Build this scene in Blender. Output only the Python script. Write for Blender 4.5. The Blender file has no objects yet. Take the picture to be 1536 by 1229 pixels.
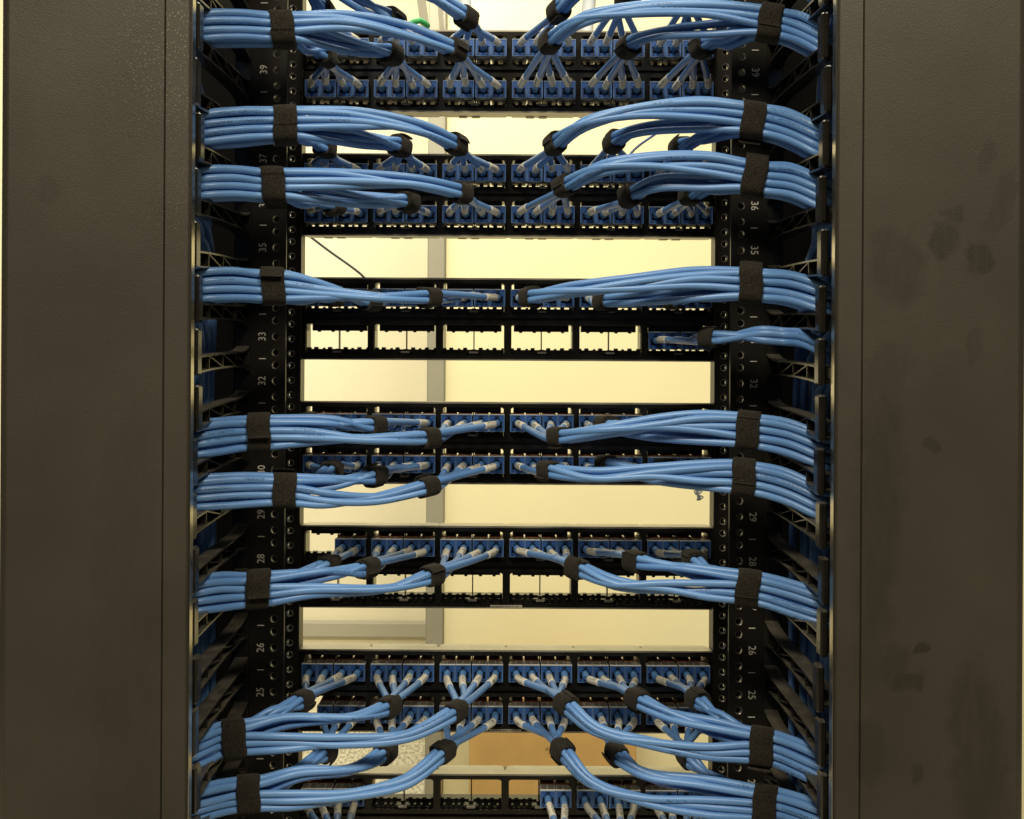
import bpy, bmesh, math, random
from mathutils import Vector, Matrix
random.seed(7)
S = bpy.context.scene
COL = S.collection
# ------------------------------------------------------------------ camera
F = 1521.0            # focal length in photo pixels
VX, VY, K = 755.0, 555.0, 0.0057
D0 = 1.014            # camera to front flange of the rack
ZC = 1.5              # camera height
cam_d = bpy.data.cameras.new('camera'); cam = bpy.data.objects.new('camera', cam_d); COL.objects.link(cam)
cam_d.sensor_width = 36; cam_d.lens = 36*F/1536
cam_d.shift_x = (768-VX)/1536; cam_d.shift_y = -(614.5-VY)/1536
cam_d.clip_start = 0.01; cam_d.clip_end = 100
cam.matrix_world = Matrix.Translation((0, -D0, ZC)) @ Matrix.Rotation(-K, 4, 'Y') @ Matrix.Rotation(math.pi/2, 4, 'X')
S.camera = cam
# ------------------------------------------------------------------ light
world = bpy.data.worlds.new('World'); S.world = world; world.use_nodes = True
bg = world.node_tree.nodes['Background']; bg.inputs[0].default_value = (1, .86, .62, 1); bg.inputs[1].default_value = 0.04
def area(name, loc, target, sx, sy, power, col):
    l = bpy.data.lights.new(name, 'AREA'); l.shape = 'RECTANGLE'; l.size = sx; l.size_y = sy; l.energy = power; l.color = col
    o = bpy.data.objects.new(name, l); COL.objects.link(o); o.location = loc
    o.rotation_euler = (Vector(target)-Vector(loc)).to_track_quat('-Z', 'Y').to_euler()
    return o
WARM = (1, .87, .63)
area('ceiling_panel_front', (-.85, -2.1, 3.7), (0, 0, 1.2), 1.2, .5, 84, WARM)
area('ceiling_panel_front', (1.05, -1.9, 3.7), (0, 0, 1.2), 1.2, .5, 64, WARM)
area('ceiling_panel_back', (.3, .35, 3.3), (.3, 2.2, .2), 2.4, .6, 47, (1, .92, .68))
area('ceiling_panel_far', (-1.0, 1.6, 3.3), (-1.0, 3.2, .2), 1.6, .6, 54, (1, .94, .73))
vs = S.view_settings
vs.view_transform = 'Standard'; vs.look = 'None'; vs.gamma = 1; vs.use_curve_mapping = False; vs.exposure = 0.0

# ------------------------------------------------------------------ helpers
def W(px, py, d):
    dx, dy = px-VX, py-VY
    ux, uy = dx+K*dy, dy-K*dx
    return Vector((ux*d/F, d-D0, ZC-uy*d/F))
def link(o, parent=None):
    COL.objects.link(o)
    if parent: o.parent = parent
    return o
def tag(o, label=None, cat=None, group=None, kind=None):
    if label: o['label'] = label
    if cat: o['category'] = cat
    if group: o['group'] = group
    if kind: o['kind'] = kind
    return o
def empty(name, loc, label, cat, group=None):
    o = bpy.data.objects.new(name, None); o.location = loc; o.empty_display_size = .02
    link(o); return tag(o, label, cat, group)
class MB:
    """collects geometry and links it as one mesh object"""
    def __init__(s): s.v = []; s.f = []; s.m = []; s.uv = {}; s.smooth = []
    def face(s, idx, m=0, sm=False): s.f.append(tuple(idx)); s.m.append(m); s.smooth.append(sm)
    def box(s, x0, x1, y0, y1, z0, z1, m=0):
        b = len(s.v)
        for z in (z0, z1):
            for x, y in ((x0, y0), (x1, y0), (x1, y1), (x0, y1)): s.v.append((x, y, z))
        for q in ((0, 3, 2, 1), (4, 5, 6, 7), (0, 1, 5, 4), (1, 2, 6, 5), (2, 3, 7, 6), (3, 0, 4, 7)):
            s.face([b+i for i in q], m)
    def cbox(s, x0, x1, y0, y1, z0, z1, c, m=0):
        """box with chamfered edges (all 12) of size c"""
        b = len(s.v); P = {}
        X = (x0, x1); Y = (y0, y1); Z = (z0, z1)
        for i in (0, 1):
            for j in (0, 1):
                for k in (0, 1):
                    sx = c if i == 0 else -c; sy = c if j == 0 else -c; sz = c if k == 0 else -c
                    for ax, p in (('x', (X[i], Y[j]+sy, Z[k]+sz)), ('y', (X[i]+sx, Y[j], Z[k]+sz)), ('z', (X[i]+sx, Y[j]+sy, Z[k]))):
                        P[(i, j, k, ax)] = len(s.v); s.v.append(p)
        def q(*k): s.face([P[a] for a in k], m)
        for i in (0, 1):
            q(*[(i, j, k, 'x') for j, k in ((0, 0), (1, 0), (1, 1), (0, 1))][::(1 if i else -1)])
            q(*[(j, i, k, 'y') for j, k in ((0, 0), (1, 0), (1, 1), (0, 1))][::(-1 if i else 1)])
            q(*[(j, k, i, 'z') for j, k in ((0, 0), (1, 0), (1, 1), (0, 1))][::(1 if i else -1)])
        for i in (0, 1):
            for j in (0, 1):
                q((i, j, 0, 'x'), (i, j, 0, 'y'), (i, j, 1, 'y'), (i, j, 1, 'x'))
                q((i, 0, j, 'x'), (i, 0, j, 'z'), (i, 1, j, 'z'), (i, 1, j, 'x'))
                q((0, i, j, 'y'), (0, i, j, 'z'), (1, i, j, 'z'), (1, i, j, 'y'))
                for k in (0, 1): q((i, j, k, 'x'), (i, j, k, 'y'), (i, j, k, 'z'))
    def prism(s, pts, axis, a, b_, m=0, sm=False):
        """extrude a 2D polygon; axis 'x': pts are (y,z); 'y': (x,z); 'z': (x,y)"""
        n = len(pts); b = len(s.v)
        for t in (a, b_):
            for p in pts:
                s.v.append({'x': (t, p[0], p[1]), 'y': (p[0], t, p[1]), 'z': (p[0], p[1], t)}[axis])
        s.face([b+i for i in range(n)][::-1], m); s.face([b+n+i for i in range(n)], m)
        for i in range(n):
            j = (i+1) % n; s.face((b+i, b+j, b+n+j, b+n+i), m, sm)
    def holed(s, rect, hole, y0, y1, m=0, mh=None, ch=0, back=True):
        """plate cell in XZ with one hole, front at y0, back at y1; optional countersink"""
        x0, x1, z0, z1 = rect; mh = m if mh is None else mh
        n = len(hole); cx = sum(p[0] for p in hole)/n; cz = sum(p[1] for p in hole)/n
        outer = []
        for (x, z) in hole:
            dx, dz = x-cx, z-cz; t = 1e9; sd = 0
            if dx > 1e-9 and (x1-cx)/dx < t: t = (x1-cx)/dx; sd = 0
            if dx < -1e-9 and (x0-cx)/dx < t: t = (x0-cx)/dx; sd = 2
            if dz > 1e-9 and (z1-cz)/dz < t: t = (z1-cz)/dz; sd = 1
            if dz < -1e-9 and (z0-cz)/dz < t: t = (z0-cz)/dz; sd = 3
            outer.append((cx+dx*t, cz+dz*t, sd))
        corner = {frozenset((0, 1)): (x1, z1), frozenset((1, 2)): (x0, z1), frozenset((2, 3)): (x0, z0), frozenset((3, 0)): (x1, z0)}
        def ring(y, rv, hp):
            b = len(s.v)
            for (x, z, _) in outer: s.v.append((x, y, z))
            for (x, z) in hp: s.v.append((x, y, z))
            for i in range(n):
                j = (i+1) % n
                f = [b+i, b+j, b+n+j, b+n+i]; s.face(f if rv else f[::-1], m)
                if outer[i][2] != outer[j][2]:
                    c = corner.get(frozenset((outer[i][2], outer[j][2])))
                    if c:
                        s.v.append((c[0], y, c[1])); f = [b+i, len(s.v)-1, b+j]; s.face(f if rv else f[::-1], m)
            return b+n
        hp0 = [(cx+(x-cx)*(1+ch), cz+(z-cz)*(1+ch)) for x, z in hole]
        a = ring(y0, True, hp0)
        if ch:
            b2 = len(s.v); yy = y0+ch*.003
            for (x, z) in hole: s.v.append((x, yy, z))
            for i in range(n):
                j = (i+1) % n; s.face((a+i, a+j, b2+j, b2+i), mh)
            a = b2
        if back: c = ring(y1, False, hole)
        else:
            c = len(s.v)
            for (x, z) in hole: s.v.append((x, y1, z))
        for i in range(n):
            j = (i+1) % n; s.face((a+i, a+j, c+j, c+i), mh)
    def tube(s, pts, rad, n=10, m=0, cap=True, uv0=0.0, twist=0.0):
        rr = rad if hasattr(rad, '__len__') else [rad]*len(pts)
        pts = [Vector(p) for p in pts]; L = uv0; b0 = len(s.v); nrm = None; prev = None
        rows = []
        for i, p in enumerate(pts):
            t = (pts[min(i+1, len(pts)-1)]-pts[max(i-1, 0)]).normalized()
            if nrm is None:
                up = Vector((0, 0, 1)) if abs(t.z) < .8 else Vector((0, 1, 0))
                nrm = (up-t*up.dot(t)).normalized()
            else:
                nrm = (nrm-t*nrm.dot(t)).normalized()
            bi = t.cross(nrm)
            if i: L += (p-pts[i-1]).length
            rows.append(L)
            for j in range(n):
                a = 2*math.pi*j/n
                s.v.append(tuple(p+(nrm*math.cos(a)+bi*math.sin(a))*rr[i]))
        for i in range(len(pts)-1):
            for j in range(n):
                k = (j+1) % n; fi = len(s.f)
                s.face((b0+i*n+j, b0+i*n+k, b0+(i+1)*n+k, b0+(i+1)*n+j), m, True)
                s.uv[fi] = [(rows[i], j/n+twist), (rows[i], (j+1)/n+twist), (rows[i+1], (j+1)/n+twist), (rows[i+1], j/n+twist)]
        if cap:
            s.face([b0+j for j in range(n)][::-1], m); e = b0+(len(pts)-1)*n; s.face([e+j for j in range(n)], m)
    def mesh(s, name, mats):
        me = bpy.data.meshes.new(name); me.from_pydata([tuple(v) for v in s.v], [], s.f)
        for mt in (mats if isinstance(mats, (list, tuple)) else [mats]): me.materials.append(mt)
        me.polygons.foreach_set('material_index', s.m); me.polygons.foreach_set('use_smooth', s.smooth)
        if s.uv:
            uvl = me.uv_layers.new(name='UVMap')
            for fi, co in s.uv.items():
                for li, c in zip(me.polygons[fi].loop_indices, co): uvl.data[li].uv = c
        me.update(); return me
    def build(s, name, mats, parent=None, loc=(0, 0, 0)):
        o = bpy.data.objects.new(name, s.mesh(name, mats)); o.location = loc; return link(o, parent)
def circle(x, z, r, n=14): return [(x+r*math.cos(2*math.pi*i/n+.1), z+r*math.sin(2*math.pi*i/n+.1)) for i in range(n)]
def rrect(x0, x1, z0, z1, r, n=4):
    o = []
    for cx, cz, a0 in ((x1-r, z1-r, 0), (x0+r, z1-r, 90), (x0+r, z0+r, 180), (x1-r, z0+r, 270)):
        for i in range(n+1):
            a = math.radians(a0+90*i/n); o.append((cx+r*math.cos(a), cz+r*math.sin(a)))
    return o

# ------------------------------------------------------------------ materials
def mat(name, col, rough=.5, metal=0.0, spec=.5, bump=0, bscale=400, var=0, vscale=40, sheen=0, trans=0):
    m = bpy.data.materials.new(name); m.use_nodes = True; nt = m.node_tree; p = nt.nodes['Principled BSDF']
    p.inputs['Base Color'].default_value = (*col, 1); p.inputs['Roughness'].default_value = rough
    p.inputs['Metallic'].default_value = metal; p.inputs['Specular IOR Level'].default_value = spec
    if sheen: p.inputs['Sheen Weight'].default_value = sheen; p.inputs['Sheen Roughness'].default_value = .6
    tc = nt.nodes.new('ShaderNodeTexCoord')
    if bump:
        n = nt.nodes.new('ShaderNodeTexNoise'); n.inputs['Scale'].default_value = bscale; n.inputs['Detail'].default_value = 4
        b = nt.nodes.new('ShaderNodeBump'); b.inputs['Strength'].default_value = bump; b.inputs['Distance'].default_value = .001
        nt.links.new(tc.outputs['Object'], n.inputs['Vector']); nt.links.new(n.outputs['Fac'], b.inputs['Height']); nt.links.new(b.outputs['Normal'], p.inputs['Normal'])
    if var:
        n = nt.nodes.new('ShaderNodeTexNoise'); n.inputs['Scale'].default_value = vscale; n.inputs['Detail'].default_value = 6
        r = nt.nodes.new('ShaderNodeMapRange'); r.inputs['From Min'].default_value = .3; r.inputs['From Max'].default_value = .7
        r.inputs['To Min'].default_value = 1-var; r.inputs['To Max'].default_value = 1+var
        x = nt.nodes.new('ShaderNodeMix'); x.data_type = 'RGBA'; x.blend_type = 'MULTIPLY'; x.inputs[0].default_value = 1
        x.inputs[6].default_value = (*col, 1)
        nt.links.new(tc.outputs['Object'], n.inputs['Vector']); nt.links.new(n.outputs['Fac'], r.inputs['Value'])
        nt.links.new(r.outputs[0], x.inputs[7]); nt.links.new(x.outputs[2], p.inputs['Base Color'])
    return m
M = {}
M['rail'] = mat('black_rail_paint', (.0095, .0086, .0072), .38, bump=.12, bscale=900, var=.25, vscale=25)
M['steel'] = mat('bare_steel', (.62, .60, .56), .3, 1.0)
M['white_ink'] = mat('white_ink', (.62, .60, .55), .7)
M['plastic'] = mat('black_plastic', (.0075, .007, .0062), .26, bump=.05, bscale=300, var=.2)
M['finger'] = mat('finger_plastic', (.0135, .0122, .0105), .24, spec=.9, bump=.1, bscale=120, var=.4, vscale=60)
M['shell'] = mat('manager_shell', (.008, .0075, .007), .6, var=.3)
M['jack_blue'] = mat('jack_blue', (.024, .09, .32), .38, var=.12, vscale=80)
M['jack_rim'] = mat('jack_rim_blue', (.10, .20, .43), .32, var=.25, vscale=120)
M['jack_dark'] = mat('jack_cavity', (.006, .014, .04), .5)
M['housing'] = mat('jack_housing_metal', (.46, .44, .40), .36, .55, var=.15, vscale=150)
M['housing_dark'] = mat('jack_housing_window', (.10, .095, .085), .3)
M['copper'] = mat('copper_brown_plastic', (.60, .22, .07), .4, var=.3, vscale=200)
M['boot'] = mat('blue_boot', (.07, .185, .42), .42, var=.1)
M['sticker'] = mat('white_sticker', (.62, .60, .54), .6)
M['wall'] = mat('cream_wall', (.75, .70, .46), .75, var=.02, vscale=3)
M['far_wall'] = mat('pale_wall', (.86, .80, .60), .8, var=.015, vscale=3)
M['hole_glint'] = mat('hole_glint_metal', (.30, .28, .25), .35, .8)  # pale metal puts bright crescents into the painted front holes
M['edge'] = mat('edge_glint_metal', (.50, .46, .38), .22, 1.0)  # stands in for the reflection on the covers' glossy black edge
M['band_pale'] = mat('pale_grey_band', (.42, .40, .32), .7)
M['ledge'] = mat('pale_metal_ledge', (.40, .38, .32), .35, .5, var=.08)
M['latch'] = mat('grey_latch_plastic', (.16, .15, .13), .25)
M['trim'] = mat('grey_trim', (.27, .26, .205), .5, var=.06, vscale=8)
M['cardboard'] = mat('cardboard', (.52, .33, .12), .85, var=.08, vscale=12)
M['ink'] = mat('dark_ink', (.16, .09, .03), .8)
M['green'] = mat('green_wire', (.03, .38, .12), .45)
M['grey_wire'] = mat('grey_wire', (.45, .46, .50), .5)
M['white_cable'] = mat('white_cable', (.55, .62, .70), .5, var=.1)

def toplit(m, col, lo, hi):
    # top light painted in: faces that look up are paler and duller
    nt = m.node_tree; p = nt.nodes['Principled BSDF']; N = nt.nodes.new; Lk = nt.links.new
    g = N('ShaderNodeNewGeometry'); sp = N('ShaderNodeSeparateXYZ'); Lk(g.outputs['True Normal'], sp.inputs[0])
    tc = N('ShaderNodeTexCoord'); n = N('ShaderNodeTexNoise'); n.inputs['Scale'].default_value = 70; n.inputs['Detail'].default_value = 6; Lk(tc.outputs['Object'], n.inputs['Vector'])
    a = N('ShaderNodeMapRange'); a.inputs[1].default_value = .5; a.inputs[2].default_value = .95; Lk(sp.outputs[2], a.inputs[0])
    b = N('ShaderNodeMapRange'); b.inputs[1].default_value = .3; b.inputs[2].default_value = .7; b.inputs[3].default_value = lo; b.inputs[4].default_value = hi; Lk(n.outputs['Fac'], b.inputs[0])
    f = N('ShaderNodeMath'); f.operation = 'MULTIPLY'; Lk(a.outputs[0], f.inputs[0]); Lk(b.outputs[0], f.inputs[1])
    x = N('ShaderNodeMix'); x.data_type = 'RGBA'; x.inputs[7].default_value = (*col, 1); Lk(f.outputs[0], x.inputs[0])
    src = p.inputs['Base Color'].links
    if src: Lk(src[0].from_socket, x.inputs[6])
    else: x.inputs[6].default_value = p.inputs['Base Color'].default_value
    Lk(x.outputs[2], p.inputs['Base Color'])
    y = N('ShaderNodeMix'); y.data_type = 'FLOAT'; y.inputs[2].default_value = p.inputs['Roughness'].default_value; y.inputs[3].default_value = .7; Lk(f.outputs[0], y.inputs[0]); Lk(y.outputs[0], p.inputs['Roughness'])
toplit(M['finger'], (.11, .10, .08), .25, .8)
def cable_mat():
    m = mat('blue_cable_jacket', (.10, .27, .60), .36, spec=.5)
    nt = m.node_tree; p = nt.nodes['Principled BSDF']; N = nt.nodes.new; Lk = nt.links.new
    oi = N('ShaderNodeObjectInfo'); uv = N('ShaderNodeUVMap'); sep = N('ShaderNodeSeparateXYZ'); Lk(uv.outputs[0], sep.inputs[0])
    # tone differs a little between cables
    ramp = N('ShaderNodeMix'); ramp.data_type = 'RGBA'; ramp.inputs[6].default_value = (.092, .225, .545, 1); ramp.inputs[7].default_value = (.128, .285, .63, 1)
    Lk(oi.outputs['Random'], ramp.inputs[0])
    # printed legend: broken letter-like strokes along one line of the jacket
    mp = N('ShaderNodeCombineXYZ'); mu = N('ShaderNodeMath'); mu.operation = 'MULTIPLY'; mu.inputs[1].default_value = 620; Lk(sep.outputs[0], mu.inputs[0])
    mv = N('ShaderNodeMath'); mv.operation = 'MULTIPLY'; mv.inputs[1].default_value = 26; Lk(sep.outputs[1], mv.inputs[0])
    Lk(mu.outputs[0], mp.inputs[0]); Lk(mv.outputs[0], mp.inputs[1])
    mr = N('ShaderNodeMath'); mr.operation = 'MULTIPLY'; mr.inputs[1].default_value = 50; Lk(oi.outputs['Random'], mr.inputs[0]); Lk(mr.outputs[0], mp.inputs[2])
    nz = N('ShaderNodeTexNoise'); nz.inputs['Scale'].default_value = 1; nz.inputs['Detail'].default_value = 1; Lk(mp.outputs[0], nz.inputs['Vector'])
    gt = N('ShaderNodeMath'); gt.operation = 'GREATER_THAN'; gt.inputs[1].default_value = .52; Lk(nz.outputs['Fac'], gt.inputs[0])
    fr = N('ShaderNodeMath'); fr.operation = 'FRACT'; Lk(sep.outputs[1], fr.inputs[0])
    c1 = N('ShaderNodeMath'); c1.operation = 'COMPARE'; c1.inputs[1].default_value = .5; c1.inputs[2].default_value = .055; Lk(fr.outputs[0], c1.inputs[0])
    wd = N('ShaderNodeTexNoise'); wd.noise_dimensions = '1D'; wd.inputs['Scale'].default_value = 12; Lk(sep.outputs[0], wd.inputs['W'])
    w2 = N('ShaderNodeMath'); w2.operation = 'GREATER_THAN'; w2.inputs[1].default_value = .47; Lk(wd.outputs['Fac'], w2.inputs[0])
    a = N('ShaderNodeMath'); a.operation = 'MULTIPLY'; Lk(gt.outputs[0], a.inputs[0]); Lk(c1.outputs[0], a.inputs[1])
    a2 = N('ShaderNodeMath'); a2.operation = 'MULTIPLY'; Lk(a.outputs[0], a2.inputs[0]); Lk(w2.outputs[0], a2.inputs[1])
    a3 = N('ShaderNodeMath'); a3.operation = 'MULTIPLY'; a3.inputs[1].default_value = .75; Lk(a2.outputs[0], a3.inputs[0])
    mx = N('ShaderNodeMix'); mx.data_type = 'RGBA'; mx.inputs[7].default_value = (.02, .05, .11, 1)
    Lk(a3.outputs[0], mx.inputs[0]); Lk(ramp.outputs[2], mx.inputs[6]); Lk(mx.outputs[2], p.inputs['Base Color'])
    tc = N('ShaderNodeTexCoord'); n2 = N('ShaderNodeTexNoise'); n2.inputs['Scale'].default_value = 90; Lk(tc.outputs['Object'], n2.inputs['Vector'])
    b = N('ShaderNodeBump'); b.inputs['Strength'].default_value = .25; b.inputs['Distance'].default_value = .0012; Lk(n2.outputs['Fac'], b.inputs['Height']); Lk(b.outputs[0], p.inputs['Normal'])
    return m
M['cable'] = cable_mat()
def sleeve_mat():
    m = mat('printed_label', (.60, .59, .55), .45); nt = m.node_tree; p = nt.nodes['Principled BSDF']; N = nt.nodes.new; Lk = nt.links.new
    uv = N('ShaderNodeUVMap'); sep = N('ShaderNodeSeparateXYZ'); Lk(uv.outputs[0], sep.inputs[0]); oi = N('ShaderNodeObjectInfo')
    cb = N('ShaderNodeCombineXYZ')
    for k, sc in ((0, 900), (1, 11)):
        q = N('ShaderNodeMath'); q.operation = 'MULTIPLY'; q.inputs[1].default_value = sc; Lk(sep.outputs[k], q.inputs[0]); Lk(q.outputs[0], cb.inputs[k])
    q = N('ShaderNodeMath'); q.operation = 'MULTIPLY'; q.inputs[1].default_value = 70; Lk(oi.outputs['Random'], q.inputs[0]); Lk(q.outputs[0], cb.inputs[2])
    nz = N('ShaderNodeTexNoise'); nz.inputs['Scale'].default_value = 1; nz.inputs['Detail'].default_value = 0; Lk(cb.outputs[0], nz.inputs['Vector'])
    gt = N('ShaderNodeMath'); gt.operation = 'GREATER_THAN'; gt.inputs[1].default_value = .53; Lk(nz.outputs['Fac'], gt.inputs[0])
    sn = N('ShaderNodeMath'); sn.operation = 'MULTIPLY'; sn.inputs[1].default_value = 3; Lk(sep.outputs[1], sn.inputs[0])
    fr = N('ShaderNodeMath'); fr.operation = 'FRACT'; Lk(sn.outputs[0], fr.inputs[0])
    c1 = N('ShaderNodeMath'); c1.operation = 'COMPARE'; c1.inputs[1].default_value = .5; c1.inputs[2].default_value = .24; Lk(fr.outputs[0], c1.inputs[0])
    # blank margins at both ends of the wrap
    c2 = N('ShaderNodeMath'); c2.operation = 'COMPARE'; c2.inputs[1].default_value = .0325; c2.inputs[2].default_value = .0092; Lk(sep.outputs[0], c2.inputs[0])
    a = N('ShaderNodeMath'); a.operation = 'MULTIPLY'; Lk(gt.outputs[0], a.inputs[0]); Lk(c1.outputs[0], a.inputs[1])
    a2 = N('ShaderNodeMath'); a2.operation = 'MULTIPLY'; Lk(a.outputs[0], a2.inputs[0]); Lk(c2.outputs[0], a2.inputs[1])
    a3 = N('ShaderNodeMath'); a3.operation = 'MULTIPLY'; a3.inputs[1].default_value = .8; Lk(a2.outputs[0], a3.inputs[0])
    mx = N('ShaderNodeMix'); mx.data_type = 'RGBA'; mx.inputs[6].default_value = (.68, .67, .62, 1); mx.inputs[7].default_value = (.05, .05, .06, 1)
    Lk(a3.outputs[0], mx.inputs[0]); Lk(mx.outputs[2], p.inputs['Base Color'])
    return m
M['sleeve'] = sleeve_mat()
def strap_mat():
    m = mat('hook_and_loop', (.012, .011, .010), .95, spec=.15, sheen=.06); nt = m.node_tree; p = nt.nodes['Principled BSDF']; N = nt.nodes.new; Lk = nt.links.new
    tc = N('ShaderNodeTexCoord'); n = N('ShaderNodeTexNoise'); n.inputs['Scale'].default_value = 900; n.inputs['Detail'].default_value = 3; Lk(tc.outputs['Object'], n.inputs['Vector'])
    r = N('ShaderNodeValToRGB'); r.color_ramp.elements[0].position = .42; r.color_ramp.elements[0].color = (.008, .0072, .006, 1)
    r.color_ramp.elements[1].position = .68; r.color_ramp.elements[1].color = (.034, .029, .022, 1)
    Lk(n.outputs['Fac'], r.inputs['Fac']); Lk(r.outputs['Color'], p.inputs['Base Color'])
    b = N('ShaderNodeBump'); b.inputs['Strength'].default_value = .9; b.inputs['Distance'].default_value = .0012; Lk(n.outputs['Fac'], b.inputs['Height']); Lk(b.outputs[0], p.inputs['Normal'])
    return m
M['strap'] = strap_mat()
def door_mat(name, smudges, dust):
    """black powder coat with wiped hand marks (ellipses in metres around the object's origin) and dust specks"""
    m = mat(name, (.05, .044, .034), .5, spec=.4); nt = m.node_tree; p = nt.nodes['Principled BSDF']; N = nt.nodes.new; Lk = nt.links.new
    tc = N('ShaderNodeTexCoord'); n = N('ShaderNodeTexNoise'); n.inputs['Scale'].default_value = 1100; n.inputs['Detail'].default_value = 2; Lk(tc.outputs['Object'], n.inputs['Vector'])
    b = N('ShaderNodeBump'); b.inputs['Strength'].default_value = .35; b.inputs['Distance'].default_value = .0006; Lk(n.outputs['Fac'], b.inputs['Height']); Lk(b.outputs[0], p.inputs['Normal'])
    big = N('ShaderNodeTexNoise'); big.inputs['Scale'].default_value = 9; big.inputs['Detail'].default_value = 5; Lk(tc.outputs['Object'], big.inputs['Vector'])
    br = N('ShaderNodeMapRange'); br.inputs[1].default_value = .3; br.inputs[2].default_value = .7; br.inputs[3].default_value = .0; br.inputs[4].default_value = 1.0; Lk(big.outputs['Fac'], br.inputs[0])
    base = N('ShaderNodeMix'); base.data_type = 'RGBA'; base.inputs[6].default_value = (.0305, .0270, .0212, 1); base.inputs[7].default_value = (.0435, .0385, .0305, 1); Lk(br.outputs[0], base.inputs[0])
    out = base.outputs[2]
    wob = N('ShaderNodeTexNoise'); wob.inputs['Scale'].default_value = 42; wob.inputs['Detail'].default_value = 5; Lk(tc.outputs['Object'], wob.inputs['Vector'])
    ws = N('ShaderNodeVectorMath'); ws.operation = 'MULTIPLY_ADD'; ws.inputs[1].default_value = (.034, 0, .034); Lk(wob.outputs['Color'], ws.inputs[0]); Lk(tc.outputs['Object'], ws.inputs[2])
    sn = N('ShaderNodeTexNoise'); sn.inputs['Scale'].default_value = 1; sn.inputs['Detail'].default_value = 6
    sm_ = N('ShaderNodeMapping'); sm_.inputs['Rotation'].default_value = (0, .5, 0); sm_.inputs['Scale'].default_value = (160, 1, 38); Lk(tc.outputs['Object'], sm_.inputs[0]); Lk(sm_.outputs[0], sn.inputs['Vector'])
    smear = N('ShaderNodeMapRange'); smear.inputs[1].default_value = .3; smear.inputs[2].default_value = .6; smear.inputs[3].default_value = .55; smear.inputs[4].default_value = 1; Lk(sn.outputs['Fac'], smear.inputs[0])
    acc = None
    for (cx, cz, rx, rz, ang, st) in smudges:
        mp = N('ShaderNodeMapping'); mp.vector_type = 'TEXTURE'; mp.inputs['Location'].default_value = (cx+.017, 0, cz+.017); mp.inputs['Rotation'].default_value = (0, ang, 0); mp.inputs['Scale'].default_value = (rx, 1000, rz)
        Lk(ws.outputs[0], mp.inputs[0]); ln = N('ShaderNodeVectorMath'); ln.operation = 'LENGTH'; Lk(mp.outputs[0], ln.inputs[0])
        mr = N('ShaderNodeMapRange'); mr.interpolation_type = 'SMOOTHSTEP'; mr.inputs[1].default_value = .6; mr.inputs[2].default_value = 1.15; mr.inputs[3].default_value = st; mr.inputs[4].default_value = 0; Lk(ln.outputs['Value'], mr.inputs[0])
        st_ = N('ShaderNodeMath'); st_.operation = 'MULTIPLY'; Lk(mr.outputs[0], st_.inputs[0]); Lk(smear.outputs[0], st_.inputs[1]); mr = st_
        if acc is None: acc = mr.outputs[0]
        else:
            a = N('ShaderNodeMath'); a.operation = 'MAXIMUM'; Lk(acc, a.inputs[0]); Lk(mr.outputs[0], a.inputs[1]); acc = a.outputs[0]
    if acc is not None:
        mx = N('ShaderNodeMix'); mx.data_type = 'RGBA'; mx.inputs[7].default_value = (.019, .0165, .012, 1); Lk(acc, mx.inputs[0]); Lk(out, mx.inputs[6]); out = mx.outputs[2]
    if dust:
        v = N('ShaderNodeTexVoronoi'); v.inputs['Scale'].default_value = 420; v.inputs['Randomness'].default_value = 1; Lk(tc.outputs['Object'], v.inputs['Vector'])
        lt = N('ShaderNodeMath'); lt.operation = 'LESS_THAN'; lt.inputs[1].default_value = .2; Lk(v.outputs['Distance'], lt.inputs[0])
        pn = N('ShaderNodeTexNoise'); pn.inputs['Scale'].default_value = 7; Lk(tc.outputs['Object'], pn.inputs['Vector'])
        pg = N('ShaderNodeMapRange'); pg.inputs[1].default_value = .45; pg.inputs[2].default_value = .75; pg.inputs[4].default_value = dust; Lk(pn.outputs['Fac'], pg.inputs[0])
        spz = N('ShaderNodeSeparateXYZ'); Lk(tc.outputs['Object'], spz.inputs[0])
        gz = N('ShaderNodeMapRange'); gz.inputs[1].default_value = .02; gz.inputs[2].default_value = .30; gz.inputs[3].default_value = .04; Lk(spz.outputs[2], gz.inputs[0])
        gx = N('ShaderNodeMapRange'); gx.inputs[1].default_value = -.39; gx.inputs[2].default_value = -.27; gx.inputs[3].default_value = .1; Lk(spz.outputs[0], gx.inputs[0])
        gm = N('ShaderNodeMath'); gm.operation = 'MULTIPLY'; Lk(gz.outputs[0], gm.inputs[0]); Lk(gx.outputs[0], gm.inputs[1])
        g2 = N('ShaderNodeMath'); g2.operation = 'MULTIPLY'; Lk(pg.outputs[0], g2.inputs[0]); Lk(gm.outputs[0], g2.inputs[1]); pg = g2
        sx = N('ShaderNodeMath'); sx.operation = 'MULTIPLY'; Lk(lt.outputs[0], sx.inputs[0]); Lk(pg.outputs[0], sx.inputs[1])
        mx = N('ShaderNodeMix'); mx.data_type = 'RGBA'; mx.inputs[7].default_value = (.30, .27, .20, 1); Lk(sx.outputs[0], mx.inputs[0]); Lk(out, mx.inputs[6]); out = mx.outputs[2]
    Lk(out, p.inputs['Base Color'])
    return m
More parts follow.
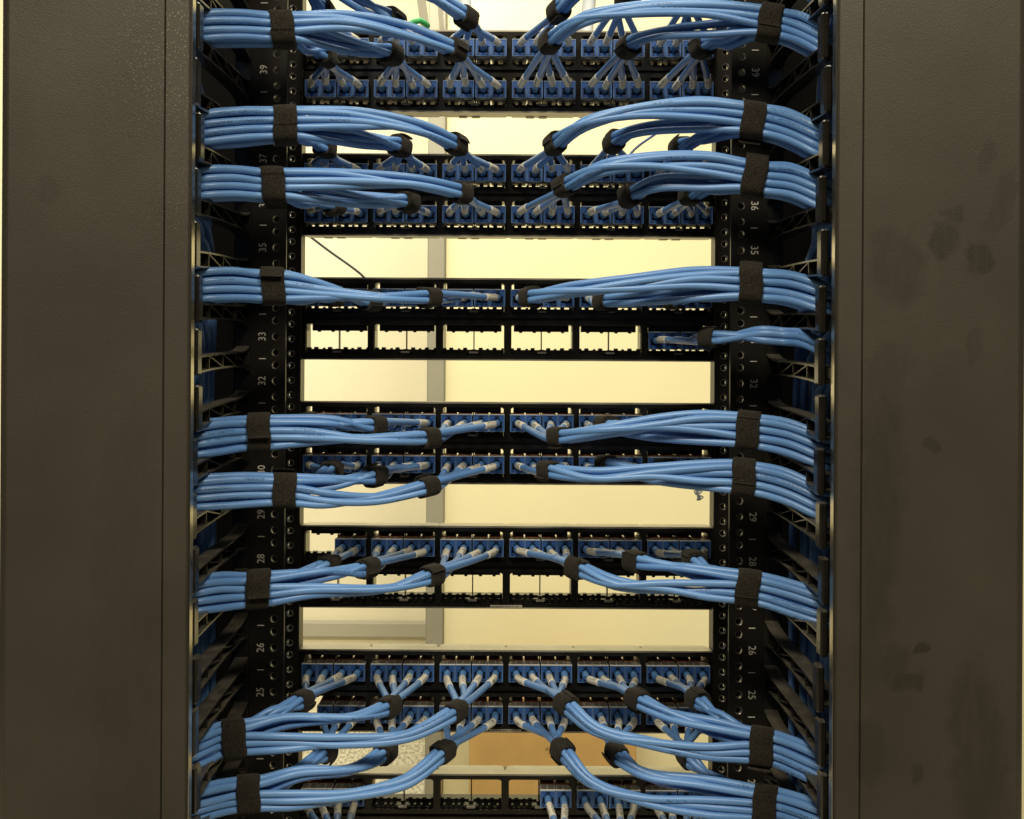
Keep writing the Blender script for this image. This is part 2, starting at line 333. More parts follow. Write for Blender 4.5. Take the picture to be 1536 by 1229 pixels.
def carpet_mat():
    m = mat('speckled_carpet', (.4, .36, .27), .95); nt = m.node_tree; p = nt.nodes['Principled BSDF']; N = nt.nodes.new; Lk = nt.links.new
    tc = N('ShaderNodeTexCoord'); mp = N('ShaderNodeMapping'); mp.inputs['Scale'].default_value = (1, .45, 1); Lk(tc.outputs['Object'], mp.inputs[0])
    n = N('ShaderNodeTexNoise'); n.inputs['Scale'].default_value = 90; n.inputs['Detail'].default_value = 4; Lk(mp.outputs[0], n.inputs['Vector'])
    r = N('ShaderNodeValToRGB'); r.color_ramp.elements[0].position = .4; r.color_ramp.elements[0].color = (.42, .39, .30, 1); r.color_ramp.elements[1].position = .55; r.color_ramp.elements[1].color = (.74, .70, .56, 1)
    Lk(n.outputs['Fac'], r.inputs['Fac']); Lk(r.outputs['Color'], p.inputs['Base Color']); return m
M['carpet'] = carpet_mat()

# ------------------------------------------------------------------ the place behind the rack
def zpx(py, d): return ZC-(py-VY)*d/F
def xpx(px, d): return (px-VX)*d/F
b = MB(); b.box(-3, 3, -2.2, 4.2, -.05, 0); tag(b.build('floor', M['carpet']), kind='structure')
DR, DL = 3.2, 4.2
b = MB(); b.box(xpx(668, DR), 2.4, DR-D0, DR-D0+.12, 0, 3.8)
tag(b.build('wall', M['wall']), 'cream painted wall seen through the right two thirds of the rack', 'wall')
b = MB(); b.box(-2.6, xpx(668, DR)+.5, DL-D0, DL-D0+.1, 0, 3.8)
tag(b.build('wall', M['far_wall']), 'paler wall set further back behind the left third of the rack', 'wall')
b = MB(); b.cbox(xpx(641, DR), xpx(668, DR)-.001, DR-D0-.02, DR-D0+.14, 0, 3.8, .004)
tag(b.build('corner_post', M['trim']), 'narrow grey upright trim at the end of the cream wall', 'post')
b = MB(); zr = zpx(944, DL); b.cbox(-2.5, xpx(655, DL), DL-D0-.03, DL-D0-.002, zr-.036, zr+.036, .010)  # grey raised band across the far wall
tag(b.build('wall_band', M['band_pale']), 'grey horizontal band along the paler far wall', 'rail')
bx0, bx1, bd = xpx(707, 2.95), xpx(958, 2.95), 2.95
box = empty('cardboard_box', ((bx0+bx1)/2, bd-D0+.1, 0), 'plain brown cardboard box on the floor behind the bottom patch panels', 'box')
b = MB(); b.cbox(bx0-(bx0+bx1)/2, bx1-(bx0+bx1)/2, -.1, .12, .002, zpx(1050, bd), .003); b.build('carton', M['cardboard'], box)
b = MB(); rs = random.Random(5)
for i in range(7):
    mx_, mz_ = xpx(822, bd)-(bx0+bx1)/2+i*.0075, zpx(1128, bd)-i*.0062
    for k in range(3):
        h_ = rs.uniform(.004, .010); x_ = mx_+k*.0028; z_ = mz_+rs.uniform(-.006, .006); b.box(x_, x_+.0016, -.1008, -.1002, z_, z_+h_)
b.build('printed_mark', M['ink'], box)
def text_mesh(body, size, name):
    cu = bpy.data.curves.new('t', 'FONT'); cu.body = body; cu.size = size; cu.align_x = 'CENTER'; cu.align_y = 'CENTER'; cu.resolution_u = 3; cu.extrude = .00012
    o = bpy.data.objects.new('t', cu); COL.objects.link(o); bpy.context.view_layer.update()
    me = bpy.data.meshes.new_from_object(o.evaluated_get(bpy.context.evaluated_depsgraph_get())); me.name = name
    bpy.data.objects.remove(o); bpy.data.curves.remove(cu); return me

# ------------------------------------------------------------------ rack frame
XC = .0045
UB = .0543                        # height (above camera) of one unit boundary: 33|34
U = .04445
DB = 1.090                        # distance to the rear flange
YB = DB-D0
rack = empty('network_rack', (XC, 0, 0), 'black steel two post rack with white numbered units down both uprights', 'rack')
NLO, NHI = -15, 15
ZR = ZC
for sgn in (-1, 1):
    xi, xo, xh, xn = .2225*sgn, .2572*sgn, .2325*sgn, .2455*sgn
    b = MB()
    def flange(y0, y1, xa, xb, mh, r, ch=0.0):
        lo, hi = min(xa, xb), max(xa, xb)
        zs = []
        for n in range(NLO, NHI):
            z0 = ZC+UB+n*U
            for zz in (.00635, .022225, .0381): zs.append(z0+zz)
        edges = [zs[0]-.00635]+[(zs[i]+zs[i+1])/2 for i in range(len(zs)-1)]+[zs[-1]+.00635]
        for i, zc in enumerate(zs):
            b.holed((lo, hi, edges[i], edges[i+1]), circle(xh, zc, r), y0, y1, 0, mh, ch=ch)
        b.box(lo, hi, y0, y1, 0, edges[0]); b.box(lo, hi, y0, y1, edges[-1], 2.15)
        return edges[0], edges[-1]
    c = .0009*sgn
    e0, e1 = flange(0, .004, xi+c, xo, 2, .0033, .16)
    flange(YB, YB+.005, xi+c, xo, 1, .0029, .30)
    # rolled inner edges (catch the light)
    for (ya, yb) in ((0, .004), (YB, YB+.022)):
        x0 = xi; x1 = xi+c
        b.prism([(x1, ya), (x0, ya+.0009), (x0, yb), (x1, yb)], 'z', 0, 2.15)
    b.box(*sorted((xi+c, xi+.003*sgn)), YB+.005, YB+.022, 0, 2.15)
    b.box(*sorted((xo-.004*sgn, xo)), .004, YB, 0, 2.15)                         # web
    b.box(*sorted((xi+.006*sgn, .2364*sgn)), YB+.012, YB+.014, 0, 2.15)                 # strip added behind the tapped holes, leaving only a crescent of bright wall
    post = b.build('upright', [M['rail'], M['steel'], M['hole_glint']], rack)
    for n in range(-13, 13):
        num = 34+n
        zc = ZC+UB+(n+.5)*U
        me = text_mesh(str(num), .0106, 'unit_number'); me.materials.append(M['white_ink'])
        o = bpy.data.objects.new('unit_number', me); link(o, post)
        o.matrix_local = Matrix.Translation((xn, -.0004, zc)) @ Matrix.Rotation(math.pi/2, 4, 'X') @ Matrix.Rotation(-sgn*math.pi/2, 4, 'Z') @ Matrix.Diagonal((.9, 1.0, 1, 1))
    b = MB()
    for n in range(-13, 14):
        zc = ZC+UB+n*U; b.box(xn-.0034, xn+.0034, -.0006, -.0001, zc-.0004, zc+.0004)
    b.build('unit_marks', M['white_ink'], post)

# ------------------------------------------------------------------ vertical cable managers
DT = .829                          # distance to the finger tips
def finger_mesh(sgn, tipdx, tipdz):
    """one finger: ladder beam running forward from the upright, with an upright bar at its tip (origin at its root)"""
    b = MB(); Lf = D0-DT
    wi, wo = 0.0, .0135*sgn       # inner side, outer side
    def X(t, x): return x+tipdx*t*t
    ys = [0, -.012, -.028, -.06, -.10, -.14, -Lf+.008]
    hs = [.0135, .0098, .0078, .0072, .0070, .0070, .0072]
    ctr = lambda y: tipdz*(y/Lf)**2
    for i in range(len(ys)-1):
        for s_ in (1, -1):
            pts = []
            ya, yb = ys[i], ys[i+1]; ta, tb = -ya/Lf, -yb/Lf
            za, zb = ctr(ya)+s_*hs[i], ctr(yb)+s_*hs[i+1]
            th = -.0016*s_
            B = len(b.v)
            for (y, t, z) in ((ya, ta, za), (yb, tb, zb)):
                for x in (wi, wo):
                    b.v.append((X(t, x), y, z)); b.v.append((X(t, x), y, z+th))
            for q in ((0, 4, 6, 2), (1, 3, 7, 5), (0, 1, 5, 4), (2, 6, 7, 3), (4, 5, 7, 6), (0, 2, 3, 1)): b.face([B+k for k in q])
        B = len(b.v)                                                     # web
        for (y, h) in ((ys[i], hs[i]), (ys[i+1], hs[i+1])):
            t = -y/Lf
            for s_ in (1, -1): b.v.append((X(t, wo-.001*sgn), y, ctr(y)+s_*(h-.0008)))
        b.face((B, B+1, B+3, B+2))
    def bar(ya, za, yb, zb, th):
        ta, tb = -ya/Lf, -yb/Lf; d = Vector((yb-ya, zb-za)).normalized(); n = Vector((-d.y, d.x))*th/2
        B = len(b.v)
        for (y, z, t) in ((ya, za+ctr(ya), ta), (yb, zb+ctr(yb), tb)):
            for s_ in (1, -1):
                for x in (wi+.0012*sgn, wo): b.v.append((X(t, x), y+n.x*s_, z+n.y*s_))
        for q in ((0, 1, 5, 4), (2, 6, 7, 3), (0, 4, 6, 2), (1, 3, 7, 5), (0, 2, 3, 1), (4, 5, 7, 6)): b.face([B+k for k in q])
    st = [-.048, -.092, -.136]
    for y in st: bar(y, -.0062, y, .0062, .0013)
    for (ya, yb) in ((-.010, -.048), (-.048, -.092), (-.092, -.136)): bar(ya, -.0058, yb, .0056, .0012)
    # tip bar
    z0, z1 = -.0078+tipdz, .0308+tipdz
    x0, x1 = sorted((wi-.0042*sgn+tipdx, wi+.0022*sgn+tipdx))
    b.cbox(x0, x1, -Lf-.004, -Lf+.009, z0, z1, .0016)
    return b
def manager(sgn, label, dm):
    root = empty('vertical_cable_manager', (XC, 0, 0), label, 'cable manager')
    xf = .2580*sgn
    for n in range(-14, 14):
        z = ZC+UB+n*U
        finger_mesh(sgn, random.uniform(-.002, .003)*sgn, -.0078+random.uniform(-.0015, .0012)).build('finger', M['finger'], root, (xf, 0, z+(-.006 if sgn > 0 else -.001)))
    b = MB()
    b.cbox(*sorted((.2576*sgn, .2745*sgn)), .0, .016, 0, 2.15, .001)
    for n in range(-14, 14):
        z = ZC+UB+n*U
        b.box(*sorted((.2586*sgn, .2592*sgn)), -.0006, .0, z+.012, z+.034)
    b.build('finger_base', M['finger'], root)
    b = MB()
    b.box(*sorted((.2745*sgn, .42*sgn)), .085, .09, 0, 2.15)
    b.box(*sorted((.417*sgn, .42*sgn)), -.17, .085, 0, 2.15)
    b.build('back_shell', M['shell'], root)
    # hinged cover: flat face, groove, bevelled inner strip, added metal strip for the bright reflection on its edge
    dd = .800; yf = dd-D0
    xa = .2533 if sgn < 0 else .2590
    pts = [(xa, yf+.012), (xa, yf+.003), (xa+.0012, yf+.0012), (xa+.0185, yf-.0006), (xa+.0192, yf+.0012), (xa+.0199, yf-.0010),
           (xa+.1420, yf-.0010), (xa+.1440, yf), (xa+.151, yf+.007), (xa+.151, yf+.026), (xa+.149, yf+.026), (xa+.149, yf+.008), (xa+.141, yf+.003), (xa+.004, yf+.004), (xa+.003, yf+.012)]
    pts = [(x*sgn, y) for x, y in pts]
    if sgn > 0: pts = pts[::-1]
    b = MB(); b.prism([(p[0], p[1]) for p in pts], 'z', -1.45, .65)
    cv = b.build('cover', dm, root, (0, 0, ZC))
    b = MB(); b.cbox(*sorted(((xa-.0012)*sgn, (xa-.0001)*sgn)), yf+.0035, yf+.0118, -1.45, .65, .0003); b.build('edge_glint_strip', M['edge'], cv)
def sm(px, py, rx, rz, ang=0, st=1.0):
    d = .8; return ((px-VX)*d/F-XC, -(py-VY)*d/F, rx*d/F, rz*d/F, ang, st)
right_smudges = [sm(1415, 355, 26, 30, .2, .9), sm(1465, 385, 24, 22, 0, .9), sm(1430, 310, 26, 14, -.7, .7), sm(1500, 300, 16, 60, .3, .5), sm(1475, 240, 18, 30, .2, .55),
    sm(1345, 400, 48, 70, 0, .55), sm(1318, 760, 40, 260, .05, .55), sm(1378, 972, 20, 11, -.6, 1), sm(1365, 1020, 32, 12, -.55, .8), sm(1340, 990, 22, 40, .1, .5),
    sm(1378, 1157, 14, 12, 0, .8), sm(1470, 1120, 48, 160, -.1, .6), sm(1395, 672, 12, 14, .3, .6), sm(1460, 520, 14, 40, .1, .4), sm(1330, 560, 42, 60, .3, .4), sm(1310, 1120, 18, 60, 0, .5)]
left_smudges = [sm(75, 290, 26, 16, .6, .4), sm(195, 980, 62, 400, 0, .3)]
manager(-1, 'black vertical cable manager with a dust specked smooth cover, left of the rack', door_mat('dusty_black_cover', left_smudges, .9))
manager(1, 'black vertical cable manager whose cover has dark hand smudges, right of the rack', door_mat('smudged_black_cover', right_smudges, .15))

# ------------------------------------------------------------------ patch panels
PZ = [.321-.13335*i for i in range(7)]
PNAME = ['topmost', 'second', 'third', 'fourth', 'fifth', 'sixth', 'lowest']
MX = [(-2.5+i)*.0735 for i in range(6)]
JX = [-.0256, -.0089, .0089, .0256]
ROWZ = {'u': .0222, 'l': -.0222}
JFACE = -.010                      # jack faces stand proud of the panel
def frame_mesh():
    b = MB(); hw, hh = .2218, .0440
    xs = [-hw]+[(MX[i]+MX[i+1])/2 for i in range(5)]+[hw]
    for i in range(6):
        for zz, (za, zb) in ((.0222, (0, hh)), (-.0222, (-hh, 0))):
            b.holed((xs[i], xs[i+1], za, zb), rrect(MX[i]-.0335, MX[i]+.0335, zz-.0163, zz+.0163, .004), 0, .003)
    for s_ in (1, -1):                                                     # top and bottom ledges in six segments with a notch between
        b.box(-hw, hw, .0005, .012, *sorted((s_*(hh+.0004), s_*(hh-.0016))), 1)
        for i in range(6):
            a, c = xs[i]+.0012, xs[i+1]-.0012
            b.prism([(a, .012), (c, .012), (c, .021), (c-.003, .026), (a+.003, .026), (a, .021)], 'z', *sorted((s_*(hh-.0004), s_*(hh-.0016))), m=1)
            for k in ((-.018, -.004) if s_ < 0 else ()):
                b.box(MX[i]+k, MX[i]+k+.009, .020, .0275, *sorted((s_*(hh+.0002), s_*(hh-.004))))
    b.box(-hw+.002, hw-.002, .0032, .030, -.0058, .0058)
    for s_ in (1, -1): b.box(-hw+.002, hw-.002, .0032, .0265, *sorted((s_*.0387, s_*.0423)))
    for s_ in (1, -1): b.box(*sorted((s_*hw, s_*(hw-.0015))), .003, .026, -hh+.002, hh-.002)
    return b.mesh('faceplate', [M['plastic'], M['ledge']])
def carrier_mesh():
    """snap-in carrier: bars with tabs above and below the four ports, thin centre post, slits at the ends"""
    b = MB()
    b.box(-.0300, .0300, .0205, .030, .0098, .0164)
    for x in (-.0225, -.0075, .0085, .0235): b.box(x-.0017, x+.0017, .0200, .024, .0084, .0098)
    for x in (-.0275, -.0235, .0235, .0275): b.box(x-.0010, x+.0010, .018, .0205, .0115, .0145)
    b.box(-.0326, .0326, .014, .026, -.0164, -.0103)
    for x in (-.0245, -.0095, .0075, .0225): b.box(x-.0022, x+.0022, .0125, .018, -.0103, -.0082)
    for x in (-.0160, .0150): b.box(x-.0014, x+.0014, .013, .017, -.0103, -.0090)
    for x in (-.0312, .0312): b.box(x-.0014, x+.0014, .013, .017, -.0103, -.0086)
    b.box(-.0006, .0006, .016, .024, -.0103, .0098)
    b.box(-.0322, .0322, .004, .014, -.0163, -.0150)
    for x in (-.0290, -.0190, -.0130, .0130, .0200, .0290): b.box(x-.0012, x+.0012, .005, .014, -.0150, -.0128)
    b.cbox(-.0085, .0085, .002, .0125, -.0149, -.0122, .0005)
    b.cbox(-.0048, .0048, -.001, .0060, -.0148, -.0126, .0005, 1)
    b.box(-.0024, .0024, .0080, .0138, -.0121, -.0100)
    b.box(-.0335, -.0327, .0032, .026, -.0163, .0163); b.box(.0327, .0335, .0032, .026, -.0163, .0163)
    return b.mesh('module_carrier', [M['plastic'], M['latch']])
def jack_mesh():
    b = MB(); w, h = .0081, .0090
    hole = [(-.0060, -.0052), (.0060, -.0052), (.0060, .0018), (.0036, .0018), (.0036, .0042), (.0018, .0042), (.0018, .0056), (-.0018, .0056), (-.0018, .0042), (-.0036, .0042), (-.0036, .0018), (-.0060, .0018)]
    # insert mid points so that the ring wraps well
    pts = []
    for i, p in enumerate(hole):
        q = hole[(i+1) % len(hole)]; pts.append(p)
        if (Vector(q)-Vector(p)).length > .004:
            for t in (.33, .66): pts.append((p[0]+(q[0]-p[0])*t, p[1]+(q[1]-p[1])*t))
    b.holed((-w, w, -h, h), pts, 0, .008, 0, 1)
    b.box(-.0062, .0062, .0072, .0078, -.0054, .0058, 1)
    for x in (-.0060, .0048): b.box(x, x+.0012, .0012, .0050, -.0046, .0012, 1)
    for x in (-.0058, .0042): b.box(x, x+.0016, -.0004, 0, -.0078, -.0062, 1)
    for s_ in (1, -1): b.box(*sorted((s_*w, s_*(w-.0007))), -.0006, 0, -h, h, 2)
    b.box(-w+.0007, w-.0007, -.0006, 0, h-.0008, h, 2); b.box(-w+.0007, w-.0007, -.0005, 0, -h, -h+.0006, 2)
    b.box(-.0024, .0024, -.0005, 0, .0064, .0078, 1)
    for i in range(5): b.box(.0030+i*.0009, .0034+i*.0009, -.0003, 0, -.0078+(i % 2)*.0004, -.0062-((i+1) % 2)*.0004, 2)
    return b.mesh('jack', [M['jack_blue'], M['jack_dark'], M['jack_rim']])
def housing_mesh():
    b = MB(); w, h = .0080, .0088
    b.cbox(-w, w, .0082, .0170, -h, h, .0004, 0)
    for s_ in (1, -1): b.box(*sorted((s_*w, s_*(w-.0010))), .0010, .0080, -h, h)
    b.box(-w+.001, w-.001, .0010, .0080, h-.001, h-.0001); b.box(-w+.001, w-.001, .0010, .0080, -h+.0001, -h+.001)
    b.box(-w-.0002, w+.0002, .0002, .0022, h, h+.0006, 3)                      # pale rim along the upper front edge
    for x0, x1 in ((-.0068, -.0010), (.0004, .0068)): b.box(x0, x1, .0040, .0150, h, h+.0003, 1)
    for x0, x1 in ((-.0066, -.0028), (.0028, .0066)): b.box(x0, x1, .0018, .0060, -h-.0009, -h, 0)
    b.box(-.0028, .0028, .0060, .0068, -h-.0006, -h, 3); b.box(-.0072, .0072, .0105, .0112, -h-.0005, -h, 1)
    b.cbox(-w+.0004, w-.0004, .0172, .034, -h+.0008, h+.0010, .0006, 2)
    for s_ in (1, -1): b.box(*sorted((s_*(w+.0001), s_*(w+.00033))), .003, .034, -h+.0006, h-.0012, 4)
    return b.mesh('jack_housing', [M['housing'], M['housing_dark'], M['copper'], M['sticker'], M['plastic']])
ME_F, ME_C, ME_J, ME_H = frame_mesh(), carrier_mesh(), jack_mesh(), housing_mesh()
# which ports hold a jack: (panel,row) -> {module: [ports]}
full = {m: [0, 1, 2, 3] for m in range(6)}
PORTS = {(0, 'u'): full, (0, 'l'): full, (1, 'u'): full, (1, 'l'): full, (2, 'u'): full, (2, 'l'): {5: [0, 1, 2, 3]}, (3, 'u'): full, (3, 'l'): full,
         (4, 'u'): {0: [2, 3], **{m: [0, 1, 2, 3] for m in range(1, 6)}}, (4, 'l'): {}, (5, 'u'): full, (5, 'l'): {0: [1, 2, 3], **{m: [0, 1, 2, 3] for m in range(1, 6)}},
         (6, 'u'): {0: [0, 1, 2, 3], 3: [2, 3], 4: [0, 1, 2, 3], 5: [0, 1, 2, 3]}, (6, 'l'): {}}
PLABEL = ['topmost patch panel, both rows of ports full, seen from below', 'second patch panel from the top with both rows of ports full', 'third patch panel, lower row empty but for its far right ports',
          'fourth patch panel with both rows full and cables curving across it', 'fifth patch panel with two ports missing at upper left and its lower row empty',
          'sixth patch panel with brown topped jacks, a white sticker under its middle', 'lowest patch panel, cut by the frame, half its upper ports empty']
def put(name, me, parent, loc):
    o = bpy.data.objects.new(name, me); o.location = loc; return link(o, parent)
for pi, z in enumerate(PZ):
    root = empty('patch_bay', (XC, YB, ZC+z), 'black '+PLABEL[pi], 'patch panel', 'patch panels across the rack')
    put('faceplate', ME_F, root, (0, 0, 0))
    for row in 'ul':
        for m in range(6):
            put('module_carrier', ME_C, root, (MX[m], 0, ROWZ[row]))
            for k in PORTS[(pi, row)].get(m, []):
                o = put('jack', ME_J, root, (MX[m]+JX[k], JFACE, ROWZ[row])); put('jack_housing', ME_H, o, (0, 0, 0))
    if pi in (4, 5):
        b = MB(); b.box(-.017, .017, -.0006, -.0001, -.0432, -.0405); b.build('sticker', M['sticker'], root)
        b = MB(); rs = random.Random(pi); x = -.016
        while x < .015:
            w_ = rs.uniform(.0005, .0022); b.box(x, x+w_, -.0009, -.0006, -.0424, -.0413); x += w_+rs.uniform(.0004, .0012)
        b.build('sticker_print', M['ink'], root)

# ------------------------------------------------------------------ cables
R = .00335
SP = .00350
DS, DBIG, DENT = .966, .915, .880
def catmull(P, res=.006):
    out = []; n = len(P)
    Q = [P[0]*2-P[1]]+list(P)+[P[-1]*2-P[-2]]
    for i in range(n-1):
        p0, p1, p2, p3 = Q[i:i+4]
        t0 = 0.0; t1 = t0+max(1e-5, (p1-p0).length)**.5; t2 = t1+max(1e-5, (p2-p1).length)**.5; t3 = t2+max(1e-5, (p3-p2).length)**.5
        N = max(2, min(26, int((p2-p1).length/res)))
        for k in range(N):
            t = t1+(t2-t1)*k/N
            A1 = p0*((t1-t)/(t1-t0))+p1*((t-t0)/(t1-t0)); A2 = p1*((t2-t)/(t2-t1))+p2*((t-t1)/(t2-t1)); A3 = p2*((t3-t)/(t3-t2))+p3*((t-t2)/(t3-t2))
            B1 = A1*((t2-t)/(t2-t0))+A2*((t-t0)/(t2-t0)); B2 = A2*((t3-t)/(t3-t1))+A3*((t-t1)/(t3-t1))
            out.append(B1*((t2-t)/(t2-t1))+B2*((t-t1)/(t2-t1)))
    out.append(P[-1]); return out
def slot(c, r):
    """offset (depth, height) of place c (0 front .. 2 back), r (0 top .. 3 bottom) in a bundle of twelve"""
    return Vector((0, (c-1)*SP*1.86+random.uniform(-.0006, .0006), (1.5-r)*SP*2.02+(SP*.9 if c == 1 else 0)-SP*.3+random.uniform(-.0008, .0008)))
ORDER_UP = {'in': [(0, 0), (0, 1), (0, 2), (1, 0)], 'mid': [(0, 3), (1, 1), (1, 2), (1, 3)], 'out': [(2, 0), (2, 1), (2, 2), (2, 3)]}
ORDER_DN = {'in': [(0, 1), (0, 2), (0, 3), (1, 3)], 'mid': [(0, 0), (1, 0), (1, 1), (1, 2)], 'out': [(2, 0), (2, 1), (2, 2), (2, 3)]}
ORD = ['first', 'second', 'third', 'fourth', 'fifth', 'sixth']
def point_at(pts, s0):
    L = 0
    for i in range(1, len(pts)):
        d = (pts[i]-pts[i-1]).length
        if L+d >= s0: return pts[i-1].lerp(pts[i], (s0-L)/d)
        L += d
    return pts[-1]
def sub_path(pts, a, b_, step=.0025):
    n = max(2, int((b_-a)/step)); return [point_at(pts, a+(b_-a)*i/n) for i in range(n+1)]
def hull(P):
    P = sorted(set((round(x, 6), round(y, 6)) for x, y in P))
    def half(P):
        h = []
        for p in P:
            while len(h) > 1 and (h[-1][0]-h[-2][0])*(p[1]-h[-2][1])-(h[-1][1]-h[-2][1])*(p[0]-h[-2][0]) <= 0: h.pop()
            h.append(p)
        return h[:-1]
    return half(P)+half(P[::-1])
def resample(loop, n):
    L = [0]
    for i in range(len(loop)): L.append(L[-1]+(Vector(loop[(i+1) % len(loop)])-Vector(loop[i])).length)
    out = []; j = 0
    for k in range(n):
        s = L[-1]*k/n
        while L[j+1] < s: j += 1
        a, c = Vector(loop[j]), Vector(loop[(j+1) % len(loop)]); out.append(a.lerp(c, (s-L[j])/max(1e-9, L[j+1]-L[j])))
    return out
def strap(center, tang, pts, width, label, group, thick=.0015, tail=0.0, skew=0.0):
    """hook-and-loop strap wound round the cables that pass through the plane at center"""
    t = tang.normalized(); up = Vector((0, 0, 1)); u = t.cross(up)
    if u.length < .2: u = t.cross(Vector((0, 1, 0)))
    u.normalize(); v = u.cross(t).normalized()
    cl = []
    for p in pts:
        d = p-center; x, y = d.dot(u), d.dot(v)
        for k in range(10): cl.append((x+(R+.0003)*math.cos(k*.628), y+(R+.0003)*math.sin(k*.628)))
    lp = resample(hull(cl), 44)
    for _ in range(3): lp = [(lp[i-1]+lp[i]*2+lp[(i+1) % 44])/4 for i in range(44)]
    b = MB(); rs = random.Random(label)
    ph = rs.uniform(0, 6); wob = [.0005*math.sin(i*.43+ph)+rs.uniform(-.00025, .00025) for i in range(44)]
    prof = [(-.5, 0), (-.49, .8), (-.4, 1.0), (-.15, 1.08), (.15, 1.08), (.4, 1.0), (.49, .8), (.5, 0)]
    n = len(prof)
    def layer(idx, base, th, w, closed, off):
        B = len(b.v)
        for ii, i in enumerate(idx):
            lift = 0 if closed else (0, 0, .0008, .0022, .004)[max(0, ii-len(idx)+5)]*(.9 if width > .019 else .3)
            nr = (lp[(i+1) % 44]-lp[i-1]).normalized(); nr = Vector((nr.y, -nr.x))
            for (a, h) in prof:
                q = lp[i % 44]+nr*(base+lift+h*th)
                b.v.append(tuple(center*0+u*q.x+v*q.y+t*(a*w+wob[i % 44]+off+skew*q.y)))
        m = len(idx)
        for i in range(m if closed else m-1):
            j = (i+1) % m
            for k in range(n):
                l = (k+1) % n
                b.face((B+i*n+k, B+i*n+l, B+j*n+l, B+j*n+k), 0, k not in (n-1,))
        if not closed:
            b.face([B+k for k in range(n)]); b.face([B+(m-1)*n+k for k in range(n)][::-1])
    layer(list(range(44)), 0, thick, width, True, 0)
    st = rs.randrange(44); ln = rs.randrange(14, 24)
    layer([(st+i) % 44 for i in range(ln)], thick*.9, thick*.8, width*.97, False, rs.uniform(-.0012, .0012))
    o = b.build('cable_strap', M['strap'], None, center); tag(o, label, 'cable strap', group); return o

